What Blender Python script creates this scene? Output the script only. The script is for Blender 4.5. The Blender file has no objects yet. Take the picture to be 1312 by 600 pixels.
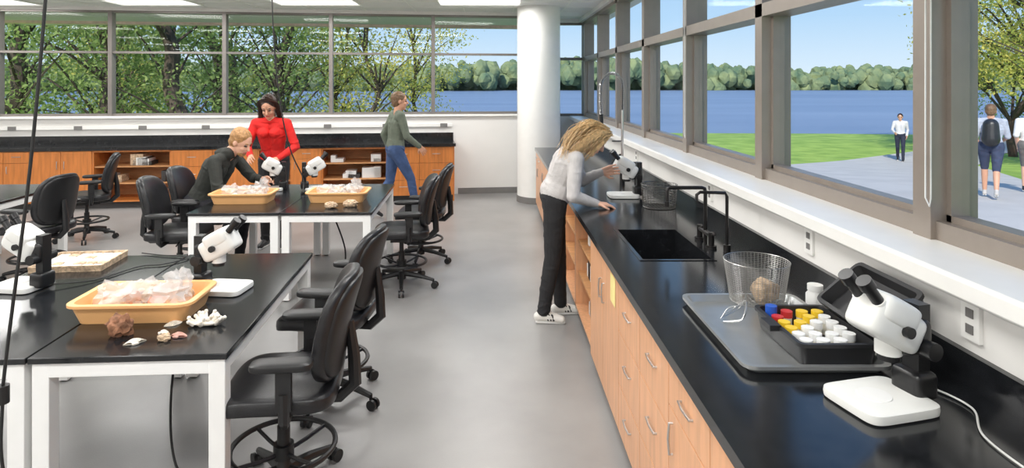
import bpy, bmesh, math, random
import numpy as np
from mathutils import Vector, Matrix, noise
random.seed(7); np.random.seed(7)
scene=bpy.context.scene
COL=scene.collection
V=Vector
def srgb(r,g,b):
    def c(x):
        x/=255.0
        return x/12.92 if x<=0.04045 else ((x+0.055)/1.055)**2.4
    return (c(r),c(g),c(b),1)
# ---------------------------------------------------------------- materials
MATS={}
def mat(name,col,rough=0.5,metal=0.0,var=0.0,vscale=8.0,bump=0.0,bscale=40.0,spec=0.5,stretch=None,col2=None,coat=0.0,emis=0.0,trans=0.0,sub=0.0):
    if name in MATS: return MATS[name]
    m=bpy.data.materials.new(name); m.use_nodes=True
    nt=m.node_tree; b=nt.nodes['Principled BSDF']
    b.inputs['Roughness'].default_value=rough
    b.inputs['Metallic'].default_value=metal
    b.inputs['Specular IOR Level'].default_value=spec
    b.inputs['Coat Weight'].default_value=coat
    b.inputs['Coat Roughness'].default_value=0.1
    if trans: b.inputs['Transmission Weight'].default_value=trans
    if emis:
        b.inputs['Emission Color'].default_value=col; b.inputs['Emission Strength'].default_value=emis
    tc=nt.nodes.new('ShaderNodeTexCoord')
    mp=nt.nodes.new('ShaderNodeMapping'); nt.links.new(tc.outputs['Object'],mp.inputs['Vector'])
    if stretch: mp.inputs['Scale'].default_value=stretch
    n=nt.nodes.new('ShaderNodeTexNoise'); n.inputs['Scale'].default_value=vscale; n.inputs['Detail'].default_value=5
    nt.links.new(mp.outputs[0],n.inputs['Vector'])
    cr=nt.nodes.new('ShaderNodeValToRGB')
    c2=col2 if col2 else tuple([max(0,x*(1-var)) for x in col[:3]]+[1])
    c1=col if col2 else tuple([min(1,x*(1+var*0.5)) for x in col[:3]]+[1])
    cr.color_ramp.elements[0].position=0.35; cr.color_ramp.elements[1].position=0.65
    cr.color_ramp.elements[0].color=c2; cr.color_ramp.elements[1].color=c1
    nt.links.new(n.outputs['Fac'],cr.inputs['Fac']); nt.links.new(cr.outputs[0],b.inputs['Base Color'])
    if bump:
        n2=nt.nodes.new('ShaderNodeTexNoise'); n2.inputs['Scale'].default_value=bscale; n2.inputs['Detail'].default_value=4
        nt.links.new(mp.outputs[0],n2.inputs['Vector'])
        bp=nt.nodes.new('ShaderNodeBump'); bp.inputs['Strength'].default_value=bump; bp.inputs['Distance'].default_value=0.01
        nt.links.new(n2.outputs['Fac'],bp.inputs['Height']); nt.links.new(bp.outputs[0],b.inputs['Normal'])
    MATS[name]=m; return m
def glassmat(name,tint,refl,milky=0.0):
    m=bpy.data.materials.new(name); m.use_nodes=True; nt=m.node_tree; nt.nodes.clear()
    o=nt.nodes.new('ShaderNodeOutputMaterial'); mx=nt.nodes.new('ShaderNodeMixShader')
    t=nt.nodes.new('ShaderNodeBsdfTransparent'); t.inputs[0].default_value=tint
    if milky:
        g=nt.nodes.new('ShaderNodeBsdfPrincipled'); g.inputs['Base Color'].default_value=(0.88,0.87,0.86,1); g.inputs['Roughness'].default_value=0.2
    else:
        g=nt.nodes.new('ShaderNodeBsdfGlossy'); g.inputs['Roughness'].default_value=0.02
    mx.inputs[0].default_value=refl
    nt.links.new(t.outputs[0],mx.inputs[1]); nt.links.new(g.outputs[0],mx.inputs[2]); nt.links.new(mx.outputs[0],o.inputs[0])
    return m
M_glass=glassmat('window_glass',(0.985,0.99,0.99,1),0.008)
M_bag=glassmat('clear_plastic',(0.97,0.97,0.97,1),0.33,1)
M_wall=mat('white_wall_paint',srgb(232,230,226),0.7,var=0.02,vscale=3)
M_ceil=mat('ceiling_tile',srgb(235,235,233),0.9,var=0.04,vscale=60)
M_sill=mat('white_sill',srgb(240,239,235),0.35,var=0.02)
M_floor=mat('grey_epoxy_floor',srgb(148,147,146),0.28,var=0.12,vscale=1.6,bump=0.06,bscale=120,spec=0.5)
M_black=mat('black_epoxy_resin',(0.012,0.013,0.015,1),0.15,var=0.3,vscale=20,spec=0.5)
M_frame=mat('bronze_aluminium',srgb(150,140,131),0.4,0.3,var=0.05)
M_frame2=mat('dark_window_frame',srgb(128,122,118),0.4,0.3,var=0.05)
M_wood=mat('maple_veneer',srgb(222,166,124),0.36,var=0.13,vscale=5,stretch=(6,6,0.6))
M_woodb=mat('maple_veneer_orange',srgb(206,126,62),0.38,var=0.18,vscale=5,stretch=(6,6,0.6))
M_woodin=mat('maple_interior',srgb(205,150,100),0.5,var=0.15,vscale=5,stretch=(1,6,6))
M_kick=mat('rubber_base',srgb(60,58,58),0.6,var=0.1)
M_base=mat('grey_baseboard',srgb(120,118,116),0.6,var=0.1)
M_steel=mat('brushed_steel',srgb(200,200,200),0.28,1.0,var=0.05)
M_traymetal=mat('tray_steel',srgb(190,192,192),0.3,0.75,var=0.08)
M_white=mat('white_steel_enamel',srgb(238,238,236),0.35,var=0.02)
M_scope=mat('scope_white_enamel',srgb(236,236,232),0.3,var=0.02)
M_scopeb=mat('scope_black',(0.012,0.012,0.013,1),0.35,var=0.2)
M_leather=mat('black_leather',(0.013,0.013,0.015,1),0.36,var=0.3,vscale=20,bump=0.12,bscale=180)
M_plast=mat('black_nylon',(0.011,0.011,0.012,1),0.42,var=0.2)
M_tub=mat('peach_plastic',srgb(240,184,124),0.4,var=0.04)
M_rock=mat('brown_rock',srgb(150,105,78),0.85,var=0.5,vscale=30,bump=0.6,bscale=60)
M_rock2=mat('tan_fossil',srgb(205,178,148),0.8,var=0.4,vscale=40,bump=0.6,bscale=80)
M_shell=mat('white_shell',srgb(240,232,218),0.5,var=0.2,vscale=40,bump=0.4,bscale=70)
M_pink=mat('pink_shell',srgb(226,176,160),0.5,var=0.35,vscale=30)
M_paper=mat('white_label_card',srgb(240,240,235),0.7,var=0.05)
M_cord=mat('black_cord',(0.012,0.012,0.012,1),0.5,var=0.1)
M_wcord=mat('white_cord',srgb(225,225,222),0.5,var=0.1)
M_dsteel=mat('dark_bronze_faucet',srgb(48,46,46),0.3,0.6,var=0.1)
M_wire=mat('basket_wire',srgb(120,118,116),0.35,0.9,var=0.1)
M_wirew=mat('basket_wire_zinc',srgb(165,163,160),0.35,0.8,var=0.1)
M_case=mat('case_black_plastic',(0.02,0.02,0.022,1),0.4,var=0.2)
M_blue=mat('cap_blue',srgb(40,90,190),0.4); M_yel=mat('cap_yellow',srgb(240,200,50),0.4)
M_red=mat('cap_red',srgb(200,50,50),0.4); M_capw=mat('cap_white',srgb(240,240,238),0.4)
M_amber=mat('jar_plastic',srgb(235,232,220),0.3)
M_light=mat('troffer_diffuser',(1,1,1,1),0.5,emis=1.4)
M_yellab=mat('hazard_label',srgb(244,226,150),0.6,var=0.1)
M_grass=mat('lawn_grass',srgb(168,194,84),0.9,vscale=1.2,col2=srgb(132,164,60),bump=0.5,bscale=6)
M_conc=mat('path_concrete',srgb(200,194,186),0.85,var=0.08,vscale=1.5)
M_water=mat('lake_water',srgb(132,148,170),0.4,vscale=0.03,col2=srgb(112,130,156),bump=0.4,bscale=0.5,spec=0.2,stretch=(0.6,3,1))
M_bark=mat('tree_bark',srgb(84,72,62),0.9,var=0.4,vscale=6,bump=0.8,bscale=12,stretch=(1,1,0.2))
def leafmat(name,c1,c2,sc):
    m=mat(name,c1,0.6,vscale=sc,col2=c2,spec=0.2)
    nt=m.node_tree; b=nt.nodes['Principled BSDF']; out=nt.nodes['Material Output']
    tr=nt.nodes.new('ShaderNodeBsdfTranslucent'); mx=nt.nodes.new('ShaderNodeMixShader'); mx.inputs[0].default_value=0.45
    cr=[n for n in nt.nodes if n.type=='VALTORGB'][0]
    nt.links.new(cr.outputs[0],tr.inputs[0]); nt.links.new(b.outputs[0],mx.inputs[1]); nt.links.new(tr.outputs[0],mx.inputs[2]); nt.links.new(mx.outputs[0],out.inputs[0])
    return m
M_leaf=leafmat('green_leaves',srgb(176,192,116),srgb(114,140,78),1.2)
M_leafy=leafmat('yellow_leaves',srgb(228,212,116),srgb(164,176,90),1.0)
M_far=mat('hazy_distant_foliage',srgb(140,150,108),0.95,vscale=0.16,col2=srgb(94,116,92),spec=0.1,bump=1.0,bscale=0.6)  # far trees: distance haze is mixed into the foliage colours
M_soff=mat('pink_brick_fascia',srgb(250,220,208),0.8,var=0.12,vscale=14)
# ---------------------------------------------------------------- mesh builder
def frames(pts):
    out=[];n=len(pts);up=None
    for i in range(n):
        a=pts[max(i-1,0)];b=pts[min(i+1,n-1)];t=(b-a)
        if t.length<1e-9:t=V((0,0,1))
        t.normalize()
        if up is None: up=V((0,0,1)) if abs(t.z)<0.9 else V((1,0,0))
        s=t.cross(up)
        if s.length<1e-6: s=t.orthogonal()
        s.normalize(); up=s.cross(t).normalized(); out.append((s,up.copy()))
    return out
class MB:
    def __init__(s): s.v=[];s.f=[];s.m=[];s.mats=[]
    def slot(s,m):
        if m not in s.mats: s.mats.append(m)
        return s.mats.index(m)
    def add(s,vs,fs,m,M=None):
        o=len(s.v);k=s.slot(m)
        for p in vs:
            p=V(p)
            if M is not None:p=M@p
            s.v.append(p)
        for f in fs: s.f.append([i+o for i in f]); s.m.append(k)
    def box(s,a,b,m,M=None):
        x0,y0,z0=a;x1,y1,z1=b
        vs=[(x0,y0,z0),(x1,y0,z0),(x1,y1,z0),(x0,y1,z0),(x0,y0,z1),(x1,y0,z1),(x1,y1,z1),(x0,y1,z1)]
        s.add(vs,[(0,3,2,1),(4,5,6,7),(0,1,5,4),(1,2,6,5),(2,3,7,6),(3,0,4,7)],m,M)
    def cbox(s,c,sz,m,M=None):
        s.box([c[i]-sz[i]/2 for i in range(3)],[c[i]+sz[i]/2 for i in range(3)],m,M)
    def tube(s,pts,r,m,M=None,seg=8,closed=False):
        pts=[V(p) for p in pts];n=len(pts)
        rs=r if isinstance(r,(list,tuple)) else [r]*n
        fr=frames(pts);vs=[];fs=[]
        for i,p in enumerate(pts):
            a,b=fr[i]
            for k in range(seg):
                t=2*math.pi*k/seg
                vs.append(p+(a*math.cos(t)+b*math.sin(t))*rs[i])
        for i in range(n-1):
            for k in range(seg):
                k2=(k+1)%seg
                fs.append((i*seg+k,i*seg+k2,(i+1)*seg+k2,(i+1)*seg+k))
        if not closed:
            fs.append(tuple(range(seg-1,-1,-1))); fs.append(tuple((n-1)*seg+k for k in range(seg)))
        s.add(vs,fs,m,M)
    def ring(s,c,R,r,m,M=None,n=32,seg=6,axis='z'):
        pts=[]
        for i in range(n+1):
            t=2*math.pi*i/n
            if axis=='z':pts.append((c[0]+R*math.cos(t),c[1]+R*math.sin(t),c[2]))
            else: pts.append((c[0]+R*math.cos(t),c[1],c[2]+R*math.sin(t)))
        s.tube(pts,r,m,M,seg=seg,closed=True)
    def cyl(s,p0,p1,r0,m,M=None,r1=None,seg=20):
        s.tube([p0,p1],[r0,r0 if r1 is None else r1],m,M,seg=seg)
    def lathe(s,prof,m,M=None,seg=24):
        vs=[];fs=[];n=len(prof)
        for r,z in prof:
            for k in range(seg):
                t=2*math.pi*k/seg; vs.append((r*math.cos(t),r*math.sin(t),z))
        for i in range(n-1):
            for k in range(seg):
                k2=(k+1)%seg; fs.append((i*seg+k,i*seg+k2,(i+1)*seg+k2,(i+1)*seg+k))
        s.add(vs,fs,m,M)
    def sup(s,c,r,m,e=0.35,e2=None,M=None,nu=28,nv=16,warp=None):
        e2=e if e2 is None else e2
        def pw(x,p): return math.copysign(abs(x)**p,x)
        vs=[];fs=[]
        for j in range(nv+1):
            ph=-math.pi/2+math.pi*j/nv
            for i in range(nu):
                th=2*math.pi*i/nu
                cz=pw(math.cos(ph),e)
                p=V((r[0]*cz*pw(math.cos(th),e2),r[1]*cz*pw(math.sin(th),e2),r[2]*pw(math.sin(ph),e)))
                if warp:p=warp(p)
                vs.append(p+V(c))
        for j in range(nv):
            for i in range(nu):
                i2=(i+1)%nu; fs.append((j*nu+i,j*nu+i2,(j+1)*nu+i2,(j+1)*nu+i))
        s.add(vs,fs,m,M)
    def tub(s,w,d,h,m,M=None,t=0.006,taper=0.02,lip=0.015,r=0.03):
        def rr(hw,hd,z,rad):
            out=[]
            for cx,cy,a0 in((hw-rad,hd-rad,0),(-hw+rad,hd-rad,90),(-hw+rad,-hd+rad,180),(hw-rad,-hd+rad,270)):
                for k in range(5):
                    a=math.radians(a0+22.5*k); out.append((cx+rad*math.cos(a),cy+rad*math.sin(a),z))
            return out
        L=[rr(w/2-taper,d/2-taper,0,r),rr(w/2,d/2,h-0.012,r),rr(w/2+lip,d/2+lip,h-0.012,r+lip),rr(w/2+lip,d/2+lip,h,r+lip),rr(w/2-t,d/2-t,h,r),rr(w/2-taper-t,d/2-taper-t,t,r)]
        n=20;vs=[p for l in L for p in l];fs=[]
        for i in range(len(L)-1):
            for k in range(n):
                k2=(k+1)%n; fs.append((i*n+k,i*n+k2,(i+1)*n+k2,(i+1)*n+k))
        fs.append(tuple(range(n-1,-1,-1))); fs.append(tuple((len(L)-1)*n+k for k in range(n)))
        s.add(vs,fs,m,M)
    def rock(s,c,r,m,M=None,amp=0.25,fr=1.5,seed=0,sub=3):
        bm=bmesh.new(); bmesh.ops.create_icosphere(bm,subdivisions=sub,radius=1)
        vs=[]
        for v in bm.verts:
            d=1+amp*noise.noise(v.co*fr+V((seed*7.1,seed*3.3,1)))+amp*0.5*noise.noise(v.co*fr*3+V((seed,5,seed)))
            vs.append(V((v.co.x*r[0]*d,v.co.y*r[1]*d,v.co.z*r[2]*d))+V(c))
        fs=[tuple(v.index for v in f.verts) for f in bm.faces]; bm.free()
        s.add(vs,fs,m,M)
    def mesh(s,name):
        me=bpy.data.meshes.new(name); me.from_pydata([tuple(p) for p in s.v],[],s.f)
        for m in s.mats: me.materials.append(m)
        me.polygons.foreach_set('material_index',s.m)
        me.polygons.foreach_set('use_smooth',[True]*len(s.f))
        me.update(); me.set_sharp_from_angle(angle=math.radians(38)); return me
    def obj(s,name,loc=(0,0,0),rz=0,bevel=0,parent=None):
        return place(s.mesh(name),name,loc,rz,bevel,parent)
def place(me,name,loc=(0,0,0),rz=0,bevel=0,parent=None):
    o=bpy.data.objects.new(name,me); o.location=loc; o.rotation_euler=(0,0,rz); COL.objects.link(o)
    if bevel:
        b=o.modifiers.new('bevel','BEVEL'); b.width=bevel; b.segments=2; b.limit_method='ANGLE'; b.angle_limit=math.radians(50)
    if parent: o.parent=parent
    return o
def simple(name,a,b,m,bevel=0,M=None):
    q=MB(); q.box(a,b,m,M); return q.obj(name,bevel=bevel)
def cr(pts,n=8):
    pts=[V(p) for p in pts]; out=[]
    P=[pts[0]]+pts+[pts[-1]]
    for i in range(1,len(P)-2):
        for k in range(n):
            t=k/n; a,b,c,d=P[i-1],P[i],P[i+1],P[i+2]
            out.append(0.5*((2*b)+(c-a)*t+(2*a-5*b+4*c-d)*t*t+(3*b-a-3*c+d)*t**3))
    out.append(pts[-1]); return out
# ---------------------------------------------------------------- room shell
A=math.atan(0.126); ca,sa=math.cos(A),math.sin(A)
WB=Matrix(((ca,-sa,0,0),(sa,ca,0,10.6),(0,0,1,0),(0,0,0,1)))   # back wall frame: x along, y outward
CZ=3.07
simple('floor',(-9.6,-4,-0.15),(1.95,12.2,0.0),M_floor)
simple('ceiling',(-9.6,-4,CZ),(2.2,12.9,CZ+0.15),M_ceil)
q=MB()
for i in range(14): q.box((-9.4+i*0.81,-3.9,CZ-0.006),(-9.38+i*0.81,11.6,CZ+0.002),M_sill)
for i in range(24): q.box((-9.4,-3.6+i*0.64,CZ-0.006),(1.6,-3.58+i*0.64,CZ+0.002),M_sill)
q.obj('trim_1')
simple('wall_left',(-9.75,-4,0),(-9.6,11.0,CZ),M_wall)
simple('wall_rear',(-9.75,-4.15,0),(1.95,-4,CZ),M_wall)
# back wall lower + header
q=MB(); q.box((-9.7,0,0),(0.82,0.25,1.31),M_wall,WB); q.box((-9.7,0,3.02),(0.82,0.25,CZ),M_wall,WB)
q.box((0.80,10.75,0),(0.95,11.7,CZ),M_wall)
q.box((0.80,11.65,0),(1.95,11.9,1.25),M_wall); q.box((0.80,11.65,3.0),(1.95,11.9,CZ),M_wall)
q.obj('wall_back')
q=MB(); q.box((-9.7,-0.05,1.31),(0.82,0.2,1.345),M_sill,WB); q.obj('trim_2',bevel=0.004)
q=MB(); q.box((-9.6,-0.03,1.14),(-0.7,0,1.19),M_sill,WB)
for i in range(9): q.box((-8.5+i*0.95,-0.036,1.135),(-8.38+i*0.95,-0.03,1.195),M_base,WB)
q.obj('trim_3')
q=MB(); q.box((-0.6,-0.012,0),(0.8,0,0.1),M_base,WB); q.obj('baseboard_back')
# back windows
us=[-9.42,-7.735,-6.1,-4.375,-2.695,-1.015,0.665]
q=MB()
for u in us: q.box((u-0.03,0.02,1.345),(u+0.03,0.16,3.02),M_frame2,WB)
for z0,z1 in((1.345,1.385),(2.34,2.375),(2.985,3.02)): q.box((-9.45,0.04,z0),(0.8,0.14,z1),M_frame2,WB)
q.box((-9.45,0.085,1.385),(0.8,0.09,2.985),M_glass,WB)
q.obj('window_1')
q=MB()
for x in(0.96,1.7): q.box((x-0.03,11.68,1.25),(x+0.03,11.82,3.0),M_frame2)
for z0,z1 in((1.25,1.3),(2.3,2.35),(2.96,3.0)): q.box((0.95,11.7,z0),(1.8,11.8,z1),M_frame2)
q.box((0.98,11.74,1.3),(1.72,11.745,2.96),M_glass)
q.obj('window_2')
# right wall
q=MB(); q.box((1.50,-4,0),(1.95,11.9,1.2),M_wall); q.box((1.6,-4,3.0),(1.95,11.9,CZ),M_wall); q.obj('wall_right')
q=MB(); q.box((1.42,-4,1.19),(1.90,11.65,1.26),M_sill); q.obj('trim_4',bevel=0.012)
ys=[11.44,9.94,8.44,6.93,5.42,3.91,2.42,0.91,-0.6,-2.1,-3.6]
q=MB()
for y in ys: q.box((1.66,y-0.05,1.26),(1.84,y+0.05,3.0),M_frame)
q.box((1.68,-4,1.26),(1.84,11.6,1.33),M_frame); q.box((1.66,-4,2.27),(1.84,11.6,2.35),M_frame)
q.box((1.66,-4,2.95),(1.84,11.6,3.0),M_frame)
for y in ys[:-1]:   # inner sash stops
    for yy in(y-0.075,y+0.05): q.box((1.72,yy,1.33),(1.79,yy+0.025,2.27),M_frame)
q.box((1.72,-4,1.33),(1.79,11.6,1.355),M_frame)
q.box((1.755,-4,1.355),(1.76,11.6,2.95),M_glass)
q.obj('window_3')
q=MB()
for y in(2.34,5.34): q.tube([(1.64,y,2.95),(1.64,y,1.42),(1.642,y+0.01,1.39),(1.64,y+0.03,1.42),(1.64,y+0.03,2.95)],0.003,M_wcord,seg=5)
q.obj('blind_cord')
q=MB()
for y in(1.95,2.95,4.3,6.5):
    q.cbox((1.494,y,1.11),(0.012,0.075,0.12),M_sill)
    for dz in(-0.025,0.025):q.cbox((1.487,y,1.11+dz),(0.004,0.03,0.028),M_base)
q.obj('wall_outlet')
# column
q=MB(); q.lathe([(0,0),(0.34,0),(0.34,CZ),(0,CZ)],M_sill,seg=64); q.lathe([(0.352,0.0),(0.352,0.1),(0.34,0.1)],M_base,seg=64)
q.obj('column',(0.72,9.92,0))
# exterior overhang
q=MB(); q.box((-10.5,0.26,3.25),(1.4,2.6,3.4),M_sill,WB); q.box((-10.5,2.4,3.02),(1.4,2.6,3.25),M_soff,WB); q.obj('roof_overhang')
# ceiling lights
k=0
for x in(-7.4,-5.0,-2.6,-0.2):
    for y in(-2.2,0.6,3.4,6.2,9.15):
        q=MB(); q.box((-0.61,-0.31,-0.03),(0.61,-0.29,0.0),M_sill);q.box((-0.61,0.29,-0.03),(0.61,0.31,0.0),M_sill)
        q.box((-0.61,-0.29,-0.03),(-0.59,0.29,0),M_sill);q.box((0.59,-0.29,-0.03),(0.61,0.29,0),M_sill)
        q.box((-0.59,-0.29,-0.012),(0.59,0.29,-0.004),M_light)
        fx=q.obj('ceiling_light',(x,y,CZ))
        L=bpy.data.lights.new('troffer_lamp','AREA'); L.shape='RECTANGLE'; L.size=1.15; L.size_y=0.55; L.energy=44; L.color=(1,0.985,0.96)
        lo=bpy.data.objects.new('lamp',L); lo.location=(0,0,-0.035); COL.objects.link(lo); lo.parent=fx
# ---------------------------------------------------------------- casework
def handle(q,x,z,M,vert=False,w=0.12):
    if vert: p=[(x,0,z-w/2),(x,-0.03,z-w/2),(x,-0.034,z),(x,-0.03,z+w/2),(x,0,z+w/2)]
    else: p=[(x-w/2,0,z),(x-w/2,-0.03,z),(x,-0.034,z),(x+w/2,-0.03,z),(x+w/2,0,z)]
    q.tube(p,0.005,M_steel,M,seg=6)
def front(q,x0,x1,z0,z1,M,wd): q.box((x0+0.003,-0.018,z0+0.003),(x1-0.003,0.0,z1-0.003),wd,M)
def unit(q,x0,x1,kind,M,wd,D=0.58):
    if kind=='open':
        q.box((x0,0,0.1),(x0+0.02,D,0.87),wd,M);q.box((x1-0.02,0,0.1),(x1,D,0.87),wd,M)
        q.box((x0,0,0.1),(x1,D,0.12),wd,M);q.box((x0+0.02,D-0.02,0.12),(x1-0.02,D,0.87),M_woodin,M)
        q.box((x0+0.02,0.02,0.36),(x1-0.02,D,0.38),M_woodin,M);q.box((x0+0.02,0.02,0.61),(x1-0.02,D,0.63),M_woodin,M)
        q.box((x0,0,0.84),(x1,D,0.87),wd,M)
    else:
        q.box((x0,0,0.1),(x1,D,0.62 if kind=='sink' else 0.87),M_woodin,M)
        c=(x0+x1)/2
        if kind in('doors2','sink'):
            if kind=='sink': q.box((x0,0,0.62),(x1,0.02,0.87),M_woodin,M)
            front(q,x0,c,0.1,0.86,M,wd);front(q,c,x1,0.1,0.86,M,wd)
            handle(q,c-0.05,0.66,M,True,0.11);handle(q,c+0.05,0.66,M,True,0.11)
        elif kind=='drawers':
            for a,b in((0.1,0.345),(0.345,0.61),(0.61,0.86)): front(q,x0,x1,a,b,M,wd);handle(q,c,(a+b)/2+0.02,M)
        elif kind=='drawdoor':
            front(q,x0,x1,0.7,0.86,M,wd);handle(q,c,0.785,M);front(q,x0,x1,0.1,0.7,M,wd);handle(q,x0+0.05,0.6,M,True,0.11)
        elif kind=='dd2':
            front(q,x0,c,0.7,0.86,M,wd);front(q,c,x1,0.7,0.86,M,wd);handle(q,(x0+c)/2,0.79,M);handle(q,(x1+c)/2,0.79,M)
            front(q,x0,c,0.1,0.7,M,wd);front(q,c,x1,0.1,0.7,M,wd);handle(q,c-0.05,0.6,M,True,0.1);handle(q,c+0.05,0.6,M,True,0.1)
    q.box((x0,0.07,0.0),(x1,D,0.1),M_kick,M)
RM=Matrix(((0,1,0,0.65),(-1,0,0,9.25),(0,0,1,0),(0,0,0,1)))
q=MB()
def Y(y): return 9.25-y
for y1,y0,k in((9.25,8.35,'dd2'),(8.35,7.45,'doors2'),(7.45,6.55,'dd2'),(6.55,5.85,'drawers'),(5.85,4.95,'open'),(4.95,4.06,'open'),(4.06,3.15,'sink'),(3.15,2.70,'drawers'),(2.70,2.25,'drawers'),(2.25,1.82,'drawdoor'),(1.82,1.37,'drawdoor'),(1.37,0.5,'dd2'),(0.5,-0.4,'dd2')):
    unit(q,Y(y1),Y(y0),k,RM,M_wood,0.84)
q.box((Y(3.36),-0.020,0.69),(Y(3.23),-0.019,0.84),M_yellab,RM)
q.box((0,0.04,0.0),(0.02,0.84,0.87),M_wood,RM)
q.obj('base_cabinet_run',bevel=0.002)
# counter top with sink cut-out
q=MB(); x0,x1,y0,y1=0.80,1.17,3.34,4.02
q.box((0.616,-0.4,0.87),(x0,9.27,0.91),M_black); q.box((x1,-0.4,0.87),(1.498,9.27,0.91),M_black)
q.box((x0,-0.4,0.87),(x1,y0,0.91),M_black); q.box((x0,y1,0.87),(x1,9.27,0.91),M_black)
q.box((1.475,-0.4,0.91),(1.498,9.27,1.012),M_black)
q.obj('black_countertop')
q=MB(); t=0.012
q.box((x0-t,y0-t,0.64),(x1+t,y1+t,0.652),M_black)
q.box((x0-t,y0-t,0.652),(x0,y1+t,0.869),M_black);q.box((x1,y0-t,0.652),(x1+t,y1+t,0.869),M_black)
q.box((x0,y0-t,0.652),(x1,y0,0.869),M_black);q.box((x0,y1,0.652),(x1,y1+t,0.869),M_black)
for a,b in(((x0-0.02,y0-0.02),(x1+0.02,y0)),((x0-0.02,y1),(x1+0.02,y1+0.02)),((x0-0.02,y0),(x0,y1)),((x1,y0),(x1+0.02,y1))): q.box((a[0],a[1],0.9095),(b[0],b[1],0.914),M_black)
q.lathe([(0,0.655),(0.04,0.655),(0.042,0.652)],M_steel,Matrix.Translation((0.98,3.7,0)))
q.obj('lab_sink')
# back run
q=MB(); BM=WB@Matrix.Translation((0,-0.62,0))
for x0_,x1_,k in((-9.4,-8.5,'dd2'),(-8.5,-7.6,'doors2'),(-7.6,-6.9,'dd2'),(-6.9,-6.05,'doors2'),(-6.05,-4.95,'open'),(-4.95,-4.35,'drawers'),(-4.35,-3.7,'drawdoor'),(-3.7,-3.2,'open'),(-3.2,-2.75,'drawdoor'),(-2.75,-1.75,'open'),(-1.75,-1.25,'drawers'),(-1.25,-0.72,'drawers')):
    unit(q,x0_,x1_,k,BM,M_woodb)
q.box((-0.72,0,0),(-0.70,0.62,0.87),M_woodb,BM)
q.obj('wall_cabinet_run',bevel=0.002)
q=MB(); q.box((-9.45,-0.66,0.87),(-0.68,0,0.915),M_black,WB); q.box((-9.45,-0.025,0.915),(-0.68,0,1.04),M_black,WB); q.obj('long_black_countertop')
q=MB()
for i in range(26):
    b=random.choice([(-5.98,-5.05),(-2.68,-1.85)]); u=random.uniform(*b); w=random.uniform(0.06,0.2); h=random.uniform(0.05,0.18); z=random.choice([0.121,0.381,0.631])
    u=min(u,b[1]-w)
    q.box((u,-0.55,z),(u+w,-0.3,z+h),random.choice([M_capw,M_paper,M_case,M_kick,M_rock2,M_tub if i%5==0 else M_capw]),WB)
q.obj('shelf_supplies',bevel=0.004)
q=MB()
for i in range(12):
    y=random.uniform(4.15,4.85); z=random.choice([0.121,0.381,0.631])
    q.box((0.72,y,z),(0.95,y+random.uniform(0.03,0.08),z+random.uniform(0.06,0.18)),random.choice([M_capw,M_paper,M_case,M_rock2]))
q.obj('stored_supplies',bevel=0.003)
# ---------------------------------------------------------------- tables
def table_mesh():
    q=MB(); w,l=0.775,1.52
    q.box((-w/2,-l/2,0.735),(w/2,l/2,0.76),M_black)
    i=0.012
    for sx in(-1,1):
        q.box((min(sx*(w/2-i),sx*(w/2-i-0.03)),-l/2+i,0.675),(max(sx*(w/2-i),sx*(w/2-i-0.03)),l/2-i,0.735),M_white)
        for sy in(-1,1):
            cx=sx*(w/2-i-0.032);cy=sy*(l/2-i-0.032)
            q.cbox((cx,cy,0.372),(0.066,0.066,0.726),M_white); q.cyl((cx,cy,0),(cx,cy,0.012),0.025,M_plast)
    for sy in(-1,1): q.box((-w/2+i,min(sy*(l/2-i),sy*(l/2-i-0.03)),0.675),(w/2-i,max(sy*(l/2-i),sy*(l/2-i-0.03)),0.735),M_white)
    return q.mesh('lab_table')
TM=table_mesh(); r=0.06
def pair(cx,cy,rot,n=2):
    for i in range(n): place(TM,'lab_table',(cx-i*0.782*math.cos(rot),cy-i*0.782*math.sin(rot),0),rot,0.003)
pair(-1.51,3.26,0.06); pair(-1.445,6.06,0.03); pair(-4.98,6.05,0.06)
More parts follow.
